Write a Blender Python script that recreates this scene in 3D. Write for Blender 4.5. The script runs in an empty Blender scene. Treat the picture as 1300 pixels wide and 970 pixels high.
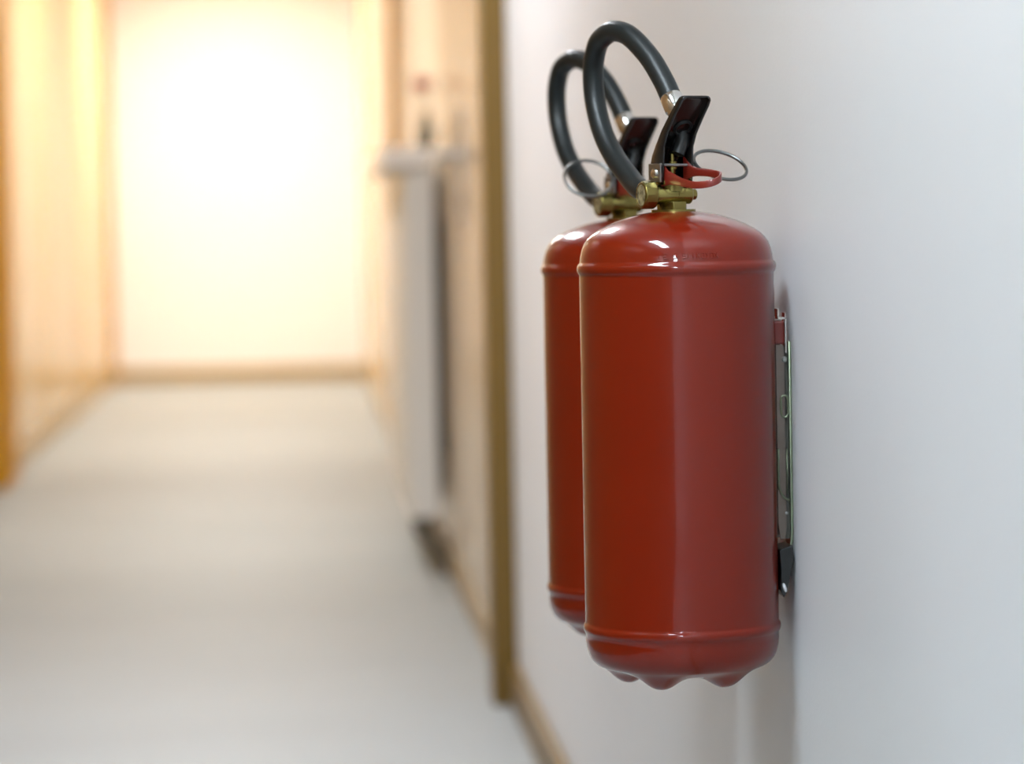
import bpy, bmesh, math, random
from mathutils import Vector, Matrix

random.seed(4)
PI = math.pi
scene = bpy.context.scene
COL = scene.collection

# ------------------------------------------------------------------ camera
cam_data = bpy.data.cameras.new('camera')
cam_data.sensor_fit = 'HORIZONTAL'
cam_data.sensor_width = 36.0
cam_data.lens = 110.77
cam_data.clip_start = 0.05
cam_data.clip_end = 100
cam_data.dof.use_dof = True
cam_data.dof.focus_distance = 2.56
cam_data.dof.aperture_fstop = 4.3
cam_data.dof.aperture_blades = 0
cam = bpy.data.objects.new('camera', cam_data)
COL.objects.link(cam)
cam.matrix_world = Matrix(((0.9975, 0.0225, -0.0669, 0.0),
                           (-0.0680, 0.0508, -0.9964, 0.0),
                           (-0.0190, 0.9985, 0.0522, 0.95),
                           (0, 0, 0, 1)))
scene.camera = cam

# ------------------------------------------------------------------ world, exposure
world = bpy.data.worlds.new('world')
scene.world = world
world.use_nodes = True
world.node_tree.nodes['Background'].inputs[0].default_value = (0.8, 0.88, 1.0, 1)
world.node_tree.nodes['Background'].inputs[1].default_value = 0.25
scene.view_settings.view_transform = 'Standard'
scene.view_settings.look = 'None'
scene.view_settings.gamma = 1.0
scene.view_settings.use_curve_mapping = False
scene.view_settings.exposure = 0.26
scene.cycles.max_bounces = 10
scene.cycles.diffuse_bounces = 6
scene.cycles.glossy_bounces = 6
scene.cycles.sample_clamp_indirect = 6.0

# the corridor's ceiling luminaires: (y, emission strength, colour)
LAMPS = [(-2.2, 92.0, (0.77, 0.90, 1.0)),
         (1.5, 52.0, (0.79, 0.91, 1.0)),
         (5.4, 47.0, (0.91, 0.94, 1.0)),
         (9.6, 31.0, (0.97, 0.97, 0.95)),
         (13.6, 46.0, (1.0, 0.96, 0.88)),
         (17.2, 70.0, (1.0, 0.96, 0.88))]

# corridor, in metres: x across, y along, z up
WR, WL, YE, YB, HC = 0.4095, -1.130, 19.0, -4.0, 2.60

# ------------------------------------------------------------------ materials
def mat(name, col, rough=0.5, metal=0.0, coat=0.0, spec=0.5, ior=1.5, emit=None, bump=None, mottle=None, noise_scale=4):
    m = bpy.data.materials.new(name)
    m.use_nodes = True
    nt = m.node_tree
    b = nt.nodes['Principled BSDF']
    b.inputs['Base Color'].default_value = (*col, 1)
    b.inputs['Roughness'].default_value = rough
    b.inputs['Metallic'].default_value = metal
    b.inputs['Coat Weight'].default_value = coat
    b.inputs['Coat Roughness'].default_value = 0.04
    b.inputs['Specular IOR Level'].default_value = spec
    b.inputs['IOR'].default_value = ior
    if emit:
        b.inputs['Emission Color'].default_value = (*emit[0], 1)
        b.inputs['Emission Strength'].default_value = emit[1]
    if bump or mottle:
        tc = nt.nodes.new('ShaderNodeTexCoord')
    if mottle:                       # (second colour, noise scale xyz, amount)
        mp = nt.nodes.new('ShaderNodeMapping')
        mp.inputs['Scale'].default_value = mottle[1]
        nz = nt.nodes.new('ShaderNodeTexNoise')
        nz.inputs['Scale'].default_value = 1.0
        nz.inputs['Detail'].default_value = 5
        rp = nt.nodes.new('ShaderNodeValToRGB')
        rp.color_ramp.elements[0].position = 0.35
        rp.color_ramp.elements[1].position = 0.68
        rp.color_ramp.elements[0].color = (*col, 1)
        rp.color_ramp.elements[1].color = (*mottle[0], 1)
        nt.links.new(tc.outputs['Object'], mp.inputs[0])
        nt.links.new(mp.outputs[0], nz.inputs['Vector'])
        nt.links.new(nz.outputs['Fac'], rp.inputs[0])
        nt.links.new(rp.outputs[0], b.inputs['Base Color'])
    if bump:                         # (scale, strength, distance)
        nb = nt.nodes.new('ShaderNodeTexNoise')
        nb.inputs['Scale'].default_value = bump[0]
        nb.inputs['Detail'].default_value = 3
        bp = nt.nodes.new('ShaderNodeBump')
        bp.inputs['Strength'].default_value = bump[1]
        bp.inputs['Distance'].default_value = bump[2]
        nt.links.new(tc.outputs['Object'], nb.inputs['Vector'])
        nt.links.new(nb.outputs['Fac'], bp.inputs['Height'])
        nt.links.new(bp.outputs[0], b.inputs['Normal'])
    return m

M = dict(
    wall=mat('white_wall_paint', (0.70, 0.72, 0.74), 0.45, spec=0.35, bump=(260, 0.25, 0.0008), mottle=((0.685, 0.705, 0.725), (3, 3, 3))),
    end=mat('end_wall_paint', (0.84, 0.84, 0.83), 0.6, mottle=((0.82, 0.82, 0.81), (1, 1, 1))),
    ceil=mat('ceiling_paint', (0.80, 0.80, 0.79), 0.8, mottle=((0.78, 0.78, 0.77), (2, 2, 2))),
    floor=mat('vinyl_floor', (0.315, 0.335, 0.335), 0.55, spec=0.22, mottle=((0.29, 0.307, 0.305), (1.2, 1.6, 1))),
    woodA=mat('light_wood_laminate', (0.66, 0.47, 0.24), 0.22, mottle=((0.60, 0.41, 0.19), (8, 8, 0.5))),
    woodB=mat('honey_wood_laminate', (0.58, 0.38, 0.15), 0.22, mottle=((0.52, 0.33, 0.12), (8, 8, 0.5))),
    woodC=mat('cream_laminate', (0.66, 0.57, 0.46), 0.22, mottle=((0.62, 0.53, 0.42), (8, 8, 0.5))),
    woodE=mat('pale_beech_laminate', (0.58, 0.47, 0.34), 0.22, mottle=((0.53, 0.42, 0.29), (8, 8, 0.5))),
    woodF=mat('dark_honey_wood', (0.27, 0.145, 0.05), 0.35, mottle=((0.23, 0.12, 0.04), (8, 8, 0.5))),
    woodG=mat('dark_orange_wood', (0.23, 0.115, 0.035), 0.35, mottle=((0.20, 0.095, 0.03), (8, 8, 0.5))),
    woodD=mat('dark_brown_wood', (0.16, 0.095, 0.045), 0.35, mottle=((0.13, 0.075, 0.035), (8, 8, 0.5))),
    ochre=mat('ochre_wood_trim', (0.58, 0.28, 0.006), 0.5, spec=0.12, mottle=((0.50, 0.235, 0.005), (14, 14, 0.8))),
    brown=mat('brown_wood_trim', (0.17, 0.098, 0.018), 0.4, spec=0.3, mottle=((0.14, 0.08, 0.013), (14, 14, 0.8))),
    base=mat('tan_wood_baseboard', (0.42, 0.30, 0.13), 0.4, mottle=((0.36, 0.25, 0.10), (6, 6, 20))),
    red=mat('red_enamel', (0.165, 0.0095, 0.0012), 0.3, coat=0.8, spec=0.1, bump=(60, 0.03, 0.0005), mottle=((0.158, 0.009, 0.0012), (9, 9, 9))),
    redpart=mat('red_lacquered_steel', (0.19, 0.015, 0.008), 0.3, coat=0.6, mottle=((0.175, 0.014, 0.008), (60, 60, 60))),
    black=mat('glossy_black_lacquer', (0.006, 0.006, 0.006), 0.16, coat=0.2, mottle=((0.008, 0.007, 0.006), (60, 60, 60))),
    rubber=mat('black_rubber', (0.009, 0.012, 0.012), 0.40, spec=0.4, bump=(700, 0.1, 0.0003)),
    brass=mat('brass', (0.28, 0.23, 0.075), 0.26, metal=1.0, mottle=((0.26, 0.21, 0.065), (90, 90, 90))),
    gauge=mat('gauge_face', (0.30, 0.26, 0.14), 0.25, mottle=((0.07, 0.055, 0.03), (220, 220, 220))),
    chrome=mat('chrome', (0.82, 0.80, 0.76), 0.12, metal=1.0, bump=(300, 0.05, 0.0002)),
    steel=mat('dull_steel', (0.36, 0.36, 0.35), 0.32, metal=1.0, bump=(300, 0.1, 0.0002)),
    zinc=mat('zinc_plated_steel', (0.19, 0.18, 0.145), 0.22, metal=1.0, mottle=((0.15, 0.15, 0.115), (60, 60, 60))),
    flange=mat('brownish_steel', (0.23, 0.19, 0.165), 0.25, metal=1.0, mottle=((0.19, 0.16, 0.135), (60, 60, 60))),
    edge=mat('bright_zinc_edge', (0.30, 0.35, 0.24), 0.3, metal=1.0, mottle=((0.25, 0.29, 0.20), (60, 60, 60))),
    ring=mat('dark_grey_wire', (0.20, 0.205, 0.20), 0.3, metal=1.0, bump=(300, 0.1, 0.0002)),
    dark=mat('black_plastic', (0.012, 0.013, 0.013), 0.35, bump=(300, 0.1, 0.0002)),
    white=mat('white_plastic', (0.75, 0.76, 0.78), 0.4, bump=(300, 0.1, 0.0002)),
    rad=mat('radiator_enamel', (0.78, 0.77, 0.73), 0.35, bump=(120, 0.05, 0.0005)),
    shelf=mat('white_shelf', (0.90, 0.88, 0.85), 0.3, bump=(120, 0.05, 0.0005)),
    pipe=mat('dark_pipe_and_hollow_shade', (0.09, 0.085, 0.07), 0.5, bump=(120, 0.05, 0.0005)),  # pipe paint, also used as painted shade inside the bracket channel
    green=mat('dark_green_glazed', (0.07, 0.07, 0.035), 0.3, mottle=((0.05, 0.055, 0.03), (40, 40, 40))),
    stem=mat('pale_green_stem', (0.30, 0.27, 0.17), 0.5, mottle=((0.26, 0.25, 0.14), (40, 40, 40))),
    petal=mat('red_petal', (0.55, 0.10, 0.07), 0.5, mottle=((0.48, 0.07, 0.05), (60, 60, 60))),
    nickel=mat('brushed_nickel', (0.62, 0.60, 0.57), 0.3, metal=1.0, bump=(300, 0.05, 0.0002)),
    house=mat('lamp_housing', (0.8, 0.8, 0.8), 0.4, bump=(200, 0.05, 0.0002)),
)

# ------------------------------------------------------------------ mesh helpers
def link(name, bm, m, parent=None, smooth=False, bevel=0.0, solid=0.0, auto=None):
    me = bpy.data.meshes.new(name)
    bmesh.ops.recalc_face_normals(bm, faces=bm.faces)
    bm.to_mesh(me)
    bm.free()
    me.materials.append(m)
    o = bpy.data.objects.new(name, me)
    COL.objects.link(o)
    if smooth:
        for p in me.polygons:
            p.use_smooth = True
        if auto:
            me.set_sharp_from_angle(angle=math.radians(auto))
    if solid:
        s = o.modifiers.new('solid', 'SOLIDIFY'); s.thickness = solid; s.offset = 0
    if bevel:
        b = o.modifiers.new('bevel', 'BEVEL'); b.width = bevel; b.segments = 2; b.limit_method = 'ANGLE'
    if parent is not None:
        o.parent = parent
    return o

def box(bm, x0, x1, y0, y1, z0, z1):
    v = [bm.verts.new(p) for p in ((x0, y0, z0), (x1, y0, z0), (x1, y1, z0), (x0, y1, z0),
                                   (x0, y0, z1), (x1, y0, z1), (x1, y1, z1), (x0, y1, z1))]
    for f in ((0, 3, 2, 1), (4, 5, 6, 7), (0, 1, 5, 4), (1, 2, 6, 5), (2, 3, 7, 6), (3, 0, 4, 7)):
        bm.faces.new([v[i] for i in f])
    return v

def boxo(name, m, x0, x1, y0, y1, z0, z1, parent=None, bevel=0.0):
    bm = bmesh.new(); box(bm, x0, x1, y0, y1, z0, z1)
    return link(name, bm, m, parent, bevel=bevel)

def lathe(bm, prof, seg=32, mtx=Matrix(), rot=0.0):
    """prof: (r, h) pairs spun about local z, placed by mtx; r == 0 closes the end."""
    rings = []
    for r, h in prof:
        if r <= 1e-7:
            rings.append([bm.verts.new(mtx @ Vector((0, 0, h)))])
        else:
            rings.append([bm.verts.new(mtx @ Vector((r * math.cos(rot + 2 * PI * i / seg), r * math.sin(rot + 2 * PI * i / seg), h))) for i in range(seg)])
    for a, b in zip(rings, rings[1:]):
        for i in range(seg):
            j = (i + 1) % seg
            if len(a) == 1:
                bm.faces.new((a[0], b[i], b[j]))
            elif len(b) == 1:
                bm.faces.new((a[i], a[j], b[0]))
            else:
                bm.faces.new((a[i], a[j], b[j], b[i]))

def axis_m(p, d):
    d = Vector(d).normalized()
    return Matrix.Translation(Vector(p)) @ d.to_track_quat('Z', 'Y').to_matrix().to_4x4()

def catmull(pts, n=8):
    P = [Vector(p) for p in pts]
    P = [P[0] * 2 - P[1]] + P + [P[-1] * 2 - P[-2]]
    out = []
    for i in range(1, len(P) - 2):
        for k in range(n):
            t = k / n
            a, b, c, d = P[i - 1:i + 3]
            out.append(0.5 * ((2 * b) + (c - a) * t + (2 * a - 5 * b + 4 * c - d) * t * t + (3 * b - a - 3 * c + d) * t ** 3))
    out.append(P[-2])
    return out

def tube(bm, pts, r, seg=16, closed=False, cap=True):
    n = len(pts)
    pts = [Vector(p) for p in pts]
    T = []
    for i in range(n):
        a = pts[(i - 1) % n] if (closed or i > 0) else pts[i]
        b = pts[(i + 1) % n] if (closed or i < n - 1) else pts[i]
        T.append((b - a).normalized())
    nrm = T[0].orthogonal().normalized()
    rings = []
    for i in range(n):
        nrm = (nrm - T[i] * nrm.dot(T[i])).normalized()
        bi = T[i].cross(nrm)
        rr = r[i] if isinstance(r, (list, tuple)) else r
        rings.append([bm.verts.new(pts[i] + (nrm * math.cos(2 * PI * k / seg) + bi * math.sin(2 * PI * k / seg)) * rr) for k in range(seg)])
    m = n if closed else n - 1
    for i in range(m):
        a, b = rings[i], rings[(i + 1) % n]
        off = 0
        if closed and i == n - 1:       # untwist the closing seam
            off = min(range(seg), key=lambda o: sum((a[k].co - b[(k + o) % seg].co).length for k in range(0, seg, 3)))
        for k in range(seg):
            bm.faces.new((a[k], a[(k + 1) % seg], b[(k + 1 + off) % seg], b[(k + off) % seg]))
    if cap and not closed:
        bm.faces.new(rings[0][::-1]); bm.faces.new(rings[-1])

def tag(o, label=None, cat=None, group=None, kind=None):
    if label: o['label'] = label
    if cat: o['category'] = cat
    if group: o['group'] = group
    if kind: o['kind'] = kind
    return o

def empty(name, loc):
    o = bpy.data.objects.new(name, None)
    o.empty_display_size = 0.05
    COL.objects.link(o)
    o.location = loc
    return o

# ------------------------------------------------------------------ the setting
T = 0.12
tag(boxo('floor', M['floor'], WL - T, WR + T, YB - T, YE + T, -0.1, 0), kind='structure', label='pale grey vinyl corridor floor', cat='floor')
tag(boxo('ceiling', M['ceil'], WL - T, WR + T, YB - T, YE + T, HC, HC + 0.1), kind='structure', label='plain white corridor ceiling', cat='ceiling')
wall_right = tag(boxo('wall_right', M['wall'], WR, WR + T, YB - T, YE + T, 0, HC), kind='structure', label='white painted corridor wall carrying the red extinguishers', cat='wall')
wall_left = tag(boxo('wall_left', M['woodD'], WL - T, WL, YB - T, YE + T, 0, HC), kind='structure', label='honey wood panelled corridor wall on the left', cat='wall')
tag(boxo('wall_far', M['end'], WL, WR, YE, YE + T, 0, HC), kind='structure', label='bright white wall closing the far end of corridor', cat='wall')
tag(boxo('wall_near', M['wall'], WL, WR, YB - T, YB, 0, HC), kind='structure', label='white corridor wall behind the viewer', cat='wall')

# laminate panels along the left wall, with open joints between them
y = 2.3
edges = [2.3, 3.7, 4.5, 6.0, 7.4, 8.2, 9.7, 10.5, 11.44]
for k, (a, b) in enumerate(zip(edges, edges[1:])):
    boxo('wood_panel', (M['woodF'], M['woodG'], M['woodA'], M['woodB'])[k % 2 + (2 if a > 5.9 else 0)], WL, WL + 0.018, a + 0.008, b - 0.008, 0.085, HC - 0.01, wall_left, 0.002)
edges = [12.0, 13.5, 14.3, 15.9, 17.0, 18.35, 19.0]
tones = ('woodA', 'woodB', 'woodA', 'woodB', 'woodA', 'woodB')
for k, (a, b) in enumerate(zip(edges, edges[1:])):
    boxo('wood_panel', M[tones[k]], WL, WL + 0.018, a + 0.008, b - 0.008, 0.085, HC - 0.01, wall_left, 0.002)
# upright ochre jambs on the left
tag(boxo('trim_1', M['ochre'], WL, WL + 0.06, 11.45, 11.98, 0, HC, bevel=0.003), kind='structure', label='ochre wooden jamb at the left edge of view', cat='trim')
tag(boxo('trim_2', M['ochre'], WL, WL + 0.035, 18.86, 18.99, 0, HC, bevel=0.003), kind='structure', label='ochre corner trim where left wall meets far wall', cat='trim')
# brown portal jamb on the right wall, past the extinguishers
tag(boxo('trim_3', M['brown'], WR - 0.048, WR, 6.08, 6.22, 0, HC, bevel=0.003), kind='structure', label='brown wooden portal jamb beside the white wall', cat='trim')
# second jamb farther along
tag(boxo('trim_4', M['ochre'], WR - 0.045, WR, 12.15, 12.35, 0, HC, bevel=0.003), kind='structure', label='ochre wooden jamb farther along right wall above radiator', cat='trim')

# right wall beyond the portal: laminate panels
for k, (a, b, t) in enumerate(((8.62, 10.4, 'woodC'), (10.4, 12.14, 'woodC'), (12.36, 14.2, 'woodE'), (14.2, 16.0, 'woodC'), (16.0, 17.6, 'woodA'), (17.6, 18.98, 'woodA'))):
    boxo('wood_panel', M[t], WR - 0.014, WR, a + 0.008, b - 0.008, 0.085, HC - 0.01, wall_right, 0.002)

# baseboards
tag(boxo('baseboard_far', M['base'], WL + 0.02, WR - 0.02, YE - 0.016, YE, 0, 0.085, bevel=0.003), kind='structure', label='tan wooden baseboard under far white wall', cat='baseboard')
tag(boxo('baseboard_left', M['base'], WL, WL + 0.022, 12.0, 18.85, 0, 0.083, bevel=0.003), kind='structure', label='tan wooden baseboard under the wood panels', cat='baseboard')
bb = tag(boxo('baseboard_right', M['base'], WR - 0.02, WR, 6.23, 18.98, 0, 0.083, bevel=0.003), kind='structure', label='tan wooden baseboard along right wall past the jamb', cat='baseboard')
tag(boxo('baseboard_near', M['brown'], WR - 0.016, WR, YB, 6.08, 0, 0.085, bevel=0.003), kind='structure', label='brown wooden baseboard under the white near wall', cat='baseboard')

# door leaf in the right wall just past the portal jamb
door = tag(empty('door_1', (WR, 7.4, 0)), kind='structure', label='beige laminate door with metal lever past brown jamb', cat='door')
boxo('leaf', M['woodE'], -0.016, 0.0, -1.15, 1.2, 0.086, 2.1, door, 0.002)
boxo('overpanel', M['woodE'], -0.012, 0.0, -1.15, 1.2, 2.11, HC - 0.01, door, 0.002)
plate = boxo('handle_plate', M['nickel'], -0.026, -0.0165, -0.022, 0.022, 0.92, 1.21, door, 0.003)
bm = bmesh.new()
tube(bm, catmull([(-0.02, 0, 1.10), (-0.05, 0, 1.10), (-0.072, -0.012, 1.10), (-0.076, -0.04, 1.10), (-0.076, -0.13, 1.098)], 6), 0.0115, 12)
link('lever', bm, M['nickel'], plate, True, auto=40)
bm = bmesh.new()
lathe(bm, [(0, 0), (0.012, 0), (0.012, 0.004), (0.004, 0.0045), (0, 0.002)], 16, axis_m((-0.026, 0, 0.985), (-1, 0, 0)))
link('keyhole', bm, M['dark'], plate, True, auto=40)

# ------------------------------------------------------------------ ceiling luminaires
for k, (ly, st, lc) in enumerate(LAMPS):
    where = ('behind the viewer, first from near wall', 'over the viewer, second from near wall', 'past the extinguishers, third from near wall',
             'above the radiator, fourth from near wall', 'over the left panels, fifth from near wall', 'nearest the far white wall')[k]
    L = tag(empty('ceiling_light', (-0.36, ly, HC)), 'long ceiling light ' + where, 'light', 'corridor ceiling lights')
    bm = bmesh.new()
    box(bm, -0.16, 0.16, -0.66, 0.66, -0.012, 0)
    box(bm, -0.16, -0.145, -0.66, 0.66, -0.06, -0.012); box(bm, 0.145, 0.16, -0.66, 0.66, -0.06, -0.012)
    box(bm, -0.145, 0.145, -0.66, -0.645, -0.06, -0.012); box(bm, -0.145, 0.145, 0.645, 0.66, -0.06, -0.012)
    link('housing', bm, M['house'], L)
    em = mat('lamp_diffuser_%d' % k, (0.9, 0.9, 0.9), 0.5, emit=(lc, st), bump=(80, 0.02, 0.0002))
    boxo('diffuser', em, -0.144, 0.144, -0.644, 0.644, -0.055, -0.045, L, 0.002)

# ------------------------------------------------------------------ radiator with shelf, flower vase
RY0, RY1 = 8.45, 10.0
rad = tag(empty('radiator', (WR - 0.014, RY0, 0)), 'grey-white panel radiator hung on wall past the beige door', 'radiator')
bm = bmesh.new()
box(bm, -0.106, -0.030, 0, RY1 - RY0, 0.145, 1.085)
for k in range(13):                                           # vertical flutes pressed in the front panel
    yy = 0.06 + k * 0.115
    box(bm, -0.112, -0.105, yy, yy + 0.06, 0.19, 1.04)
link('panel', bm, M['rad'], rad, bevel=0.004)
for yy in (0.22, 1.25):
    boxo('wall_mount', M['pipe'], -0.031, 0.0, yy, yy + 0.05, 0.3, 0.95, rad)
bm = bmesh.new()
tube(bm, catmull([(-0.075, 0.03, 0.16), (-0.075, 0.03, 0.11), (-0.05, -0.01, 0.085), (-0.025, -0.05, 0.07), (-0.012, -0.07, 0.05), (-0.012, -0.07, 0.0)], 6), 0.016, 12)
pp = link('pipe', bm, M['pipe'], rad, True, auto=50)
bm = bmesh.new()
lathe(bm, [(0, -0.03), (0.02, -0.03), (0.024, -0.02), (0.024, 0.02), (0.018, 0.03), (0, 0.03)], 16, axis_m((-0.075, 0.03, 0.135), (0, 0, 1)))
link('valve', bm, M['pipe'], pp, True, auto=40)

shelf = tag(empty('radiator_shelf', (WR - 0.014, RY0, 1.086)), 'thick white shelf board above the radiator', 'shelf')
boxo('board', M['shelf'], -0.168, -0.029, -0.03, 1.58, 0, 0.055, shelf, 0.008)
for yy in (0.2, 1.3):
    boxo('shelf_clip', M['shelf'], -0.124, -0.113, yy, yy + 0.04, -0.03, 0.0, shelf, 0.002)

vase = tag(empty('flower_vase', (0.351, RY0 + 0.02, 1.141)), 'small dark green vase holding one red flower on radiator shelf', 'vase')
bm = bmesh.new()
lathe(bm, [(0, 0), (0.016, 0), (0.021, 0.02), (0.022, 0.04), (0.014, 0.065), (0.011, 0.085), (0.013, 0.095), (0.010, 0.094), (0.009, 0.08), (0, 0.075)], 24)
link('body', bm, M['green'], vase, True)
bm = bmesh.new()
tube(bm, catmull([(0, 0, 0.076), (0.001, 0, 0.11), (-0.004, 0, 0.14), (-0.006, 0, 0.16)], 5), 0.0045, 8)
link('stem', bm, M['stem'], vase, True)
for k in range(9):
    bm = bmesh.new()
    lathe(bm, [(0, -0.018), (0.009, -0.010), (0.013, 0.0), (0.009, 0.012), (0, 0.016)], 10, Matrix.Diagonal((1, 0.45, 1, 1)))
    o = link('petal', bm, M['petal'], vase, True)
    a = 2 * PI * k / 8
    if k < 8:
        o.location = (-0.008 + 0.014 * math.cos(a), 0.014 * math.sin(a), 0.168)
        o.rotation_euler = (0.0, 0.5, a)
    else:
        o.location = (-0.008, 0, 0.174)

# ------------------------------------------------------------------ fire extinguishers
# local frame: origin at the foot of the cylinder axis, +x to the wall, +y along the corridor, z up
Z0 = 0.556
def loc(p):                                   # millimetres (height above the corridor floor) -> local metres
    return Vector((p[0] / 1000, p[1] / 1000, p[2] / 1000 - Z0))

ANG = math.radians(25)
O2 = Vector((math.sin(ANG), -math.cos(ANG), 0))          # the way the squeeze lever points
U2 = Vector((math.cos(ANG), math.sin(ANG), 0))
HUB = Vector((-0.0074, 0.010, 0))
def su(s, u, z):                              # lever frame: s along the lever, u across, z height (mm)
    return HUB + O2 * (s / 1000) + U2 * (u / 1000) + Vector((0, 0, z / 1000 - Z0))

def sheet(bm, rows):
    g = [[bm.verts.new(p) for p in r] for r in rows]
    for a, b in zip(g, g[1:]):
        for i in range(len(a) - 1):
            bm.faces.new((a[i], a[i + 1], b[i + 1], b[i]))

def make_extinguisher(pin_side):
    R = empty('fire_extinguisher', (0, 0, 0))
    # --- enamelled cylinder with rolled beads and a five-footed base
    prof = [(0.0, .9530), (12, .9530), (17.4, .9525), (30, .9505), (40, .9480), (50, .9447), (58, .9415), (65, .9378), (70, .9343), (74, .9305), (77, .9263), (79, .921), (80.2, .916), (80.7, .912),
            (81.0, .9105), (82.3, .9092), (83.0, .9075), (83.2, .9055), (83.0, .9035), (82.3, .9018), (81.3, .9003), (81.3, .8985), (81.3, .85), (81.3, .75), (81.3, .65),
            (81.3, .6105), (81.3, .609), (82.2, .6078), (82.8, .6062), (82.9, .6045), (82.7, .6028), (82.0, .6012), (81.2, .600), (81.2, .595), (80.6, .589), (79.3, .5835), (77.5, .5795), (75, .5762), (72, .5736)]
    for k in range(1, 31):
        r = 72 * (1 - k / 30)
        prof.append((r, .5640 + .0096 * (r / 72) ** 3.2 + 0.003 * (1 - (r / 72)) ** 2))
    feet = [(math.sin(math.radians(a)) * .0475, -math.cos(math.radians(a)) * .0475) for a in (-30, 42, 114, 186, 258)]
    bm = bmesh.new()
    seg = 120
    rings = []
    for r, z in prof:
        r /= 1000
        row = []
        for i in range(seg if r > 1e-6 else 1):
            a = 2 * PI * i / seg
            x, y_, zz = r * math.cos(a), r * math.sin(a), z
            if z < .58:
                for fx, fy in feet:
                    d2 = (x - fx) ** 2 + (y_ - fy) ** 2
                    zz -= .0102 * math.exp(-(d2 / .0155 ** 2) ** 1.25)
            row.append(bm.verts.new((x, y_, max(zz, Z0) - Z0)))
        rings.append(row)
    for a, b in zip(rings, rings[1:]):
        for i in range(seg):
            j = (i + 1) % seg
            if len(a) == 1: bm.faces.new((a[0], b[i], b[j]))
            elif len(b) == 1: bm.faces.new((a[i], a[j], b[0]))
            else: bm.faces.new((a[i], a[j], b[j], b[i]))
    body = link('cylinder', bm, M['red'], R, True)
    # stamped digits on the shoulder: short raised strokes
    bm = bmesh.new()
    rnd = random.Random(7)
    glyphs = ['l', 'E', '.', '8', 'l', 'S', '1', '1', 'N', '0', 'Y', '0', 'X']
    for g in range(13):
        th = math.radians(-16 + g * 2.75)
        strokes = {'l': [(0, 0, 0, 1)], '1': [(.3, 0, .3, 1)], '.': [(0, 0, .3, 0)], 'E': [(0, 0, 0, 1), (0, 0, 1, 0), (0, .5, .8, .5), (0, 1, 1, 1)],
                   '8': [(0, 0, 0, 1), (1, 0, 1, 1), (0, 0, 1, 0), (0, .5, 1, .5), (0, 1, 1, 1)], 'S': [(0, 0, 1, 0), (1, 0, 1, .5), (0, .5, 1, .5), (0, .5, 0, 1), (0, 1, 1, 1)],
                   'N': [(0, 0, 0, 1), (1, 0, 1, 1), (0, 1, 1, 0)], '0': [(0, 0, 0, 1), (1, 0, 1, 1), (0, 0, 1, 0), (0, 1, 1, 1)], 'Y': [(.5, 0, .5, .5), (.5, .5, 0, 1), (.5, .5, 1, 1)], 'X': [(0, 0, 1, 1), (0, 1, 1, 0)]}[glyphs[g]]
        for x0, z0, x1, z1 in strokes:
            pts = []
            for k in range(2):
                xx, zz = ((x0, z0), (x1, z1))[k]
                z = .9140 + zz * .0042
                rr = .0802 + (.0006 if z < .916 else .0) - max(0, z - .916) * .22
                t = th + (xx - .5) * .0026 / .0805
                pts.append(Vector((rr * math.sin(t), -rr * math.cos(t), z - Z0)))
            tube(bm, pts, .00042, 5)
    link('stamped_marking', bm, M['red'], body)

    # --- brass valve
    bm = bmesh.new()
    lathe(bm, [(0, .9515 - Z0), (.0185, .9515 - Z0), (.0185, .9540 - Z0), (0, .9540 - Z0)], 40, Matrix.Translation((-.0016, 0, 0)))
    link('neck_flange', bm, M['brass'], R, True, auto=40)
    bm = bmesh.new()
    lathe(bm, [(0, .9538 - Z0), (.0118, .9538 - Z0), (.0118, .9605 - Z0), (0, .9605 - Z0)], 6, Matrix.Translation((-.001, 0, 0)), rot=.35)
    lathe(bm, [(.0095, .9538 - Z0), (.0095, .9600 - Z0)], 20, Matrix.Translation((-.0055, .004, 0)))
    link('neck_nut', bm, M['brass'], R, True, bevel=.0004, auto=30)
    th = math.radians(17)
    bx = Vector((math.cos(th), math.sin(th), 0))
    c = loc((0, 0, 966.3))
    bm = bmesh.new()
    mb = axis_m(c, bx)
    lathe(bm, [(0, -.0195), (.0072, -.0195), (.0079, -.0185), (.0079, .0128), (.0068, .0140), (.0050, .0142), (.0046, .0144), (.0046, .0178), (.0040, .0186), (0, .0186)], 32, mb)
    lathe(bm, [(.0079, .000), (.0082, .0002), (.0082, .0008), (.0079, .001)], 32, mb)
    lathe(bm, [(.0105, .969 - Z0), (.0105, .9765 - Z0), (.0, .9765 - Z0)], 24, Matrix.Translation((-.003, .001, 0)))
    valve = link('valve_body', bm, M['brass'], R, True, auto=40)
    bm = bmesh.new()
    lathe(bm, [(0, -.0190), (.0104, -.0190), (.0117, -.0200), (.0117, -.0300), (.0106, -.0312), (.0094, -.0314), (.0090, -.0306), (0, -.0306)], 12, mb)
    gn = link('gauge_nut', bm, M['brass'], valve, True, bevel=.0004, auto=28)
    bm = bmesh.new()
    lathe(bm, [(0, -.03062), (.0088, -.03062), (.0088, -.0311), (0, -.0313)], 24, mb)
    link('gauge_face', bm, M['gauge'], valve, True, auto=40)
    bm = bmesh.new()
    tube(bm, [loc((-6, 4, 966.5)), loc((-14, 16, 967.6)), loc((-20, 26, 968.8))], [.0095, .0095, .0104], 20)
    link('hose_fitting', bm, M['brass'], valve, True, auto=40)
    bm = bmesh.new()
    pm = Matrix.Translation(su(11, 0.5, 974))
    lathe(bm, [(.0032, 0), (.0032, .0135), (.0046, .0137), (.0046, .0200), (.0024, .0204), (.0024, .0262), (.0016, .0270), (0, .0270)], 16, pm)
    link('plunger', bm, M['brass'], valve, True, auto=40)

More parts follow.
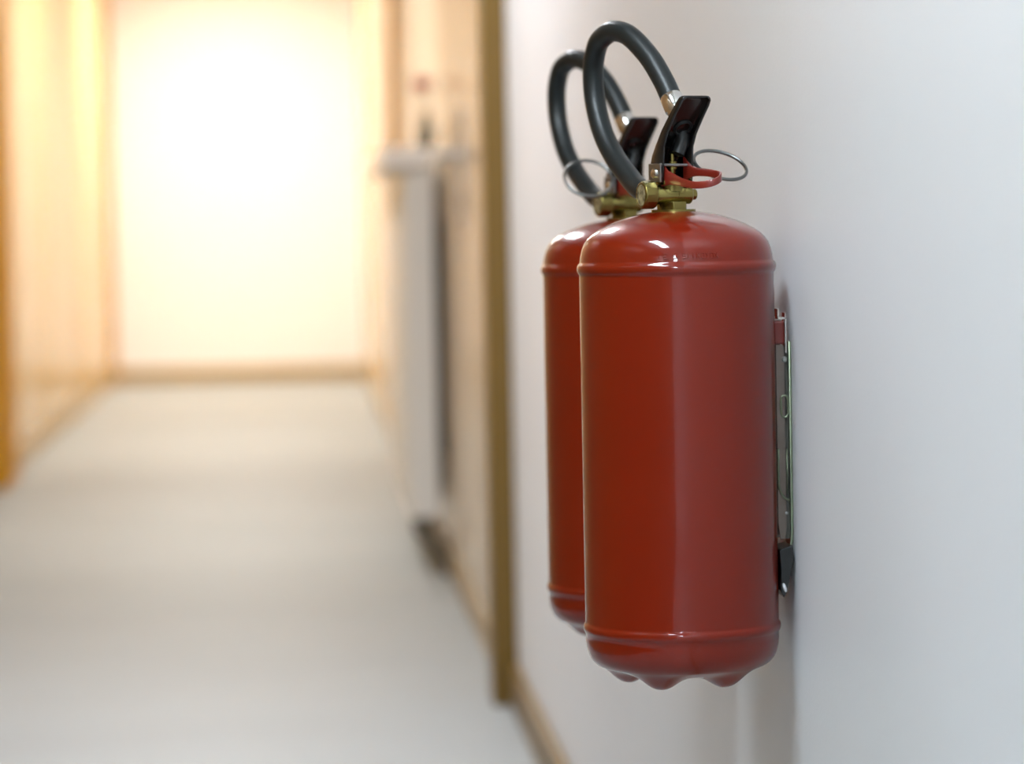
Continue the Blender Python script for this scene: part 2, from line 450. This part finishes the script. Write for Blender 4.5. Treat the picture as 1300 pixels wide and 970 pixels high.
    # --- squeeze lever: pressed U-channel, open to the front
    st = [((0, 977), (20, 977)), ((0, 986), (21, 986)), ((0, 993), (21.5, 994)), ((2, 998), (22, 1000)), ((8, 1006), (22.5, 1006)), ((19, 1019.5), (28, 1016.5)), ((33, 1033), (39, 1029.5)),
          ((44, 1042.5), (48, 1039)), ((47.5, 1045.6), (51, 1043)), ((49.6, 1046.4), (52.4, 1044.5)), ((51.6, 1046.0), (53, 1045.2))]
    rows = []
    W = 14.0
    for k, ((s, z), (fs, fz)) in enumerate(st):
        w = W - {len(st) - 1: 3.2, len(st) - 2: 1.5, len(st) - 3: 0.4}.get(k, 0)
        row = [su(fs, -w, fz), su((s + fs) / 2, -w, (z + fz) / 2), su(s + (fs - s) * .12, -w, z + (fz - z) * .12), su(s, -w + 1.6, z)]
        row += [su(s, -w * .5, z), su(s, 0, z), su(s, w * .5, z)]
        row += [su(s, w - 1.6, z), su(s + (fs - s) * .12, w, z + (fz - z) * .12), su((s + fs) / 2, w, (z + fz) / 2), su(fs, w, fz)]
        rows.append(row)
    bm = bmesh.new()
    sheet(bm, rows)
    lever = link('squeeze_lever', bm, M['black'], R, True, solid=.0016, auto=50)
    bm = bmesh.new()
    wd = (su(33, 0, 1033) - su(19, 0, 1019.5)).normalized()
    nrm = wd.cross(U2).normalized()
    if nrm.dot(O2) < 0: nrm = -nrm
    lathe(bm, [(.0064, -.001), (.0064, .0024), (.0073, .0033), (.0082, .0024), (.0082, -.001)], 28, axis_m(su(22, 4.5, 1022.5), nrm))
    link('thumb_hole_rim', bm, M['rubber'], lever, True)
    bm = bmesh.new()
    p = [su(1.5, -15.3, 978.5), su(20.5, -15.3, 976.5), su(20.5, -15.3, 992), su(1.5, -15.3, 992.5)]
    q = [v + U2 * -.0016 for v in p]
    vv = [bm.verts.new(v) for v in p + q]
    for f in ((0, 1, 2, 3), (7, 6, 5, 4), (0, 4, 5, 1), (1, 5, 6, 2), (2, 6, 7, 3), (3, 7, 4, 0)):
        bm.faces.new([vv[i] for i in f])
    clip = link('lever_clip', bm, M['steel'], R, bevel=.0006)
    bm = bmesh.new()
    lathe(bm, [(0, 0), (.004, 0), (.004, .0012), (.0026, .0022), (0, .0022)], 18, axis_m(su(11, -16.8, 984), -U2))
    link('pivot_rivet', bm, M['chrome'], clip, True, auto=40)

    # --- red carrying loop: a strip bent to a U, tall at its two ears
    rb = [(13, -11, 973.5, 996), (17, -11, 973.5, 992), (22, -11, 974, 986.5), (29, -11.3, 974.3, 984.5), (39, -11.8, 973.6, 981.5), (52, -12.2, 971.8, 978.4), (63, -10.8, 970.6, 976.6), (70, -7, 970.6, 976.6), (75, -1, 972, 978),
          (76, 4, 974, 980), (73.5, 8.5, 976.3, 982.3), (68, 11, 978.2, 984.4), (57, 11.6, 979.7, 986), (43, 11.4, 981, 987.4), (28, 11, 981, 989), (20, 11, 979, 993), (13, 11, 977, 998)]
    lo = catmull([su(s, u, a) for s, u, a, b in rb], 4)
    hi = catmull([su(s, u, b) for s, u, a, b in rb], 4)
    bm = bmesh.new()
    sheet(bm, [lo, hi])
    link('carry_handle', bm, M['redpart'], R, True, solid=.0018, bevel=.0004, auto=50)
    bm = bmesh.new()
    box(bm, -.0125, .0125, -.0085, .0085, 0, .004)
    bmesh.ops.transform(bm, matrix=Matrix.Translation(su(11, 0, 974.5)) @ Matrix.Rotation(ANG, 4, 'Z'), verts=bm.verts)
    link('handle_seat', bm, M['brass'], R, bevel=.0005)

    # --- safety pin with its ring
    bm = bmesh.new()
    tube(bm, [su(19.5, -16.5, 991.2), su(19.5, 17, 990.6)], .0013, 10)
    pin = link('safety_pin', bm, M['steel'], R, True, auto=50)
    if pin_side > 0:
        cc, A, B = loc((38.9, 5.5, 990.4)), Vector((21.85, 6.9, -1.35)) / 1000, Vector((-4.9, 18, 12.45)) / 1000
    else:
        cc, A, B = loc((-38.5, -19, 991.0)), Vector((22.4, 3.7, .9)) / 1000, Vector((-3, 14, 17)) / 1000
    bm = bmesh.new()
    tube(bm, [cc + A * math.cos(2 * PI * k / 56) + B * math.sin(2 * PI * k / 56) for k in range(56)], .00155, 12, closed=True)
    link('pull_ring', bm, M['ring'], pin, True)

    # --- hose loop, ferrule and nozzle
    hp = [(-20, 26, 968.8), (-22.5, 30.0, 969.7), (-27.5, 45.0, 974.6), (-32.5, 60.0, 982.9), (-41.1, 85.0, 999.2), (-48.6, 105.0, 1019.2), (-53.0, 120.0, 1041.6), (-54.9, 126.0, 1061.6), (-54.9, 124.0, 1081.3),
          (-52.0, 112.5, 1098.0), (-47.0, 100.0, 1105.0), (-39.8, 86.0, 1108.0), (-28.9, 67.0, 1102.6), (-14.9, 45.0, 1083.6), (-5.2, 28.0, 1062.7), (0.1, 18.0, 1047.7)]
    bm = bmesh.new()
    tube(bm, catmull([loc(p) for p in hp], 7), .0091, 24)
    hose = link('hose', bm, M['rubber'], R, True, auto=60)
    bm = bmesh.new()
    p0, p1 = loc((-.2, 18.6, 1048.6)), loc((6.3, 6.0, 1028.7))
    ln = (p1 - p0).length
    lathe(bm, [(0, 0), (.0090, 0), (.0095, .0008), (.0095, ln * .55), (.0088, ln * .6), (.0082, ln * .66), (.0082, ln), (0, ln)], 28, axis_m(p0, p1 - p0))
    link('ferrule', bm, M['chrome'], hose, True, auto=35)
    bm = bmesh.new()
    tube(bm, [loc((5.8, 7, 1030.2)), loc((7.2, 3, 1022)), loc((6, -1, 1010)), loc((2, -3, 1000))], [.0075, .0072, .0066, .006], 16)
    link('nozzle', bm, M['dark'], hose, True, auto=50)

    # --- hanging lug welded to the back of the cylinder
    bm = bmesh.new()
    box(bm, .0795, .0892, -.009, .009, .8395 - Z0, .8595 - Z0)
    link('hanging_lug', bm, M['redpart'], R, bevel=.002)
    return R

def make_bracket():
    R = empty('wall_bracket', (0, 0, 0))                     # origin at the wall, at the height of its lower end; -x away from the wall
    w = .0940
    def bxx(name, m, x0, x1, y0, y1, z0, z1, bev=.0004, par=R):
        return boxo(name, m, x0 - w, x1 - w, y0, y1, z0, z1, par, bev)
    zb = .628
    # back plate: straight, then bending out to the foot of the cylinder side
    bm = bmesh.new()
    path = [(-.0012, .842), (-.0012, .682), (-.0018, .674), (-.0035, .667), (-.0065, .657), (-.0090, .646), (-.0105, .637)]
    sheet(bm, [[Vector((x, yy, z - zb)) for yy in (-.011, -.004, .004, .011)] for x, z in path])
    link('back_plate', bm, M['edge'], R, True, solid=.0022, bevel=.0003, auto=50)
    for s in (-1, 1):
        fy = s * .008
        bm = bmesh.new()
        prof = [(.0884, .834), (.0876, .8392), (.0860, .8392), (.0814, .8392), (.0814, .690), (.0830, .676), (.0870, .676), (.0884, .684)]
        va = [bm.verts.new((x - w, fy - .0008, z - zb)) for x, z in prof]
        vb = [bm.verts.new((x - w, fy + .0008, z - zb)) for x, z in prof]
        bm.faces.new(va); bm.faces.new(vb[::-1])
        for i in range(len(prof)):
            j = (i + 1) % len(prof)
            bm.faces.new((va[i], vb[i], vb[j], va[j]))
        fl = link('side_flange', bm, M['flange'], R, bevel=.0002)
        boxo('shaded_channel_web', M['pipe'], .0872 - w, .0928 - w, fy * .4 - .0008, fy * .4 + .0008, .676 - zb, .8370 - zb, R)  # dark material puts the shade of the channel's hollow into the colour
        boxo('channel_step', M['flange'], .0872 - w, .0884 - w, min(fy, fy * .4), max(fy, fy * .4), .690 - zb, .8340 - zb, R)
        bm = bmesh.new()
        lathe(bm, [(0, 0), (.0026, 0), (.0026, .0012), (.0014, .0022), (0, .0022)], 16, axis_m((.0885 - w, fy + s * .0008, .827 - zb), (0, s, 0)))
        link('rivet', bm, M['steel'], fl, True, auto=40)
        bm = bmesh.new()
        lathe(bm, [(0, 0), (.0013, 0), (.0013, .0008), (0, .0012)], 12, axis_m((.0885 - w, fy + s * .0008, .698 - zb), (0, s, 0)))
        link('rivet', bm, M['steel'], fl, True, auto=40)
        bm = bmesh.new()
        lp = []
        for k in range(20):
            a = 2 * PI * k / 20
            lp.append((.0880 - w + .0030 * math.cos(a), fy + s * .0012, .7877 - zb + .0042 * math.sin(a) + (.0050 if math.sin(a) > 0 else -.0050)))
        tube(bm, lp, .0010, 8, closed=True)
        link('slot_rim', bm, M['edge'], fl, True)
        bm = bmesh.new()
        tube(bm, catmull([(.0822 - w, fy + s * .0012, .752 - zb), (.0822 - w, fy + s * .0012, .724 - zb), (.0838 - w, fy + s * .0012, .716 - zb), (.0870 - w, fy + s * .0012, .711 - zb), (.0912 - w, fy + s * .0012, .7085 - zb)], 5), .0010, 8)
        tube(bm, [(.0895 - w, fy + s * .0012, .752 - zb), (.0895 - w, fy + s * .0012, .714 - zb)], .0006, 8)
        link('pressed_rib', bm, M['edge'], fl, True)
    # tongue that goes up through the lug of the cylinder
    bm = bmesh.new()
    pr = [(.0912, .8320), (.0912, .8620), (.0870, .8640), (.0848, .8690), (.0832, .8690), (.0838, .8600)]
    box(bm, .0894 - w, .0910 - w, -.008, .008, .832 - zb, .866 - zb)
    box(bm, .0835 - w, .0910 - w, -.008, .008, .8605 - zb, .8622 - zb)
    box(bm, .0832 - w, .0850 - w, -.008, .008, .8622 - zb, .8695 - zb)
    link('hook_tongue', bm, M['chrome'], R, bevel=.0003)
    # black rubber foot with a pale worn tip
    bm = bmesh.new()
    pr = [(.0805, .668), (.0915, .672), (.0925, .660), (.0890, .645), (.0862, .632), (.0835, .628), (.0812, .634), (.0815, .650)]
    va = [bm.verts.new((x - w, -.020, z - zb)) for x, z in pr]
    vb = [bm.verts.new((x - w, .020, z - zb)) for x, z in pr]
    bm.faces.new(va); bm.faces.new(vb[::-1])
    for i in range(len(pr)):
        j = (i + 1) % len(pr)
        bm.faces.new((va[i], vb[i], vb[j], va[j]))
    foot = link('rubber_foot', bm, M['dark'], R, bevel=.0006)
    bm = bmesh.new()
    lathe(bm, [(0, 0), (.0016, 0), (.0012, .001), (0, .0013)], 14, axis_m((.0842 - w, -.0200, .6365 - zb), (0, -1, 0)) @ Matrix.Rotation(.3, 4, 'Z') @ Matrix.Diagonal((1.0, 2.6, 1, 1)))
    link('worn_tip', bm, M['white'], foot, True)
    return R

near = make_extinguisher(1)
near.location = (0.3155, 2.62, Z0)
tag(near, 'nearer red fire extinguisher, in front, with pull ring on its right', 'fire extinguisher', 'red fire extinguishers hung on the wall')
far = make_extinguisher(-1)
far.location = (0.3120, 2.967, Z0 - 0.006)
tag(far, 'farther red fire extinguisher, half hidden behind the nearer one', 'fire extinguisher', 'red fire extinguishers hung on the wall')

bk = make_bracket()
bk.location = (WR, 2.62, 0.628)
tag(bk, 'zinc wall bracket holding the nearer red fire extinguisher', 'bracket', 'extinguisher wall brackets')
def copy_tree(o, parent=None):
    c = o.copy(); COL.objects.link(c)
    if parent is not None: c.parent = parent
    for ch in list(o.children): copy_tree(ch, c)
    return c
b2 = copy_tree(bk)
b2.location = (WR, 2.967, 0.622)
tag(b2, 'zinc wall bracket hidden behind the farther red fire extinguisher', 'bracket', 'extinguisher wall brackets')
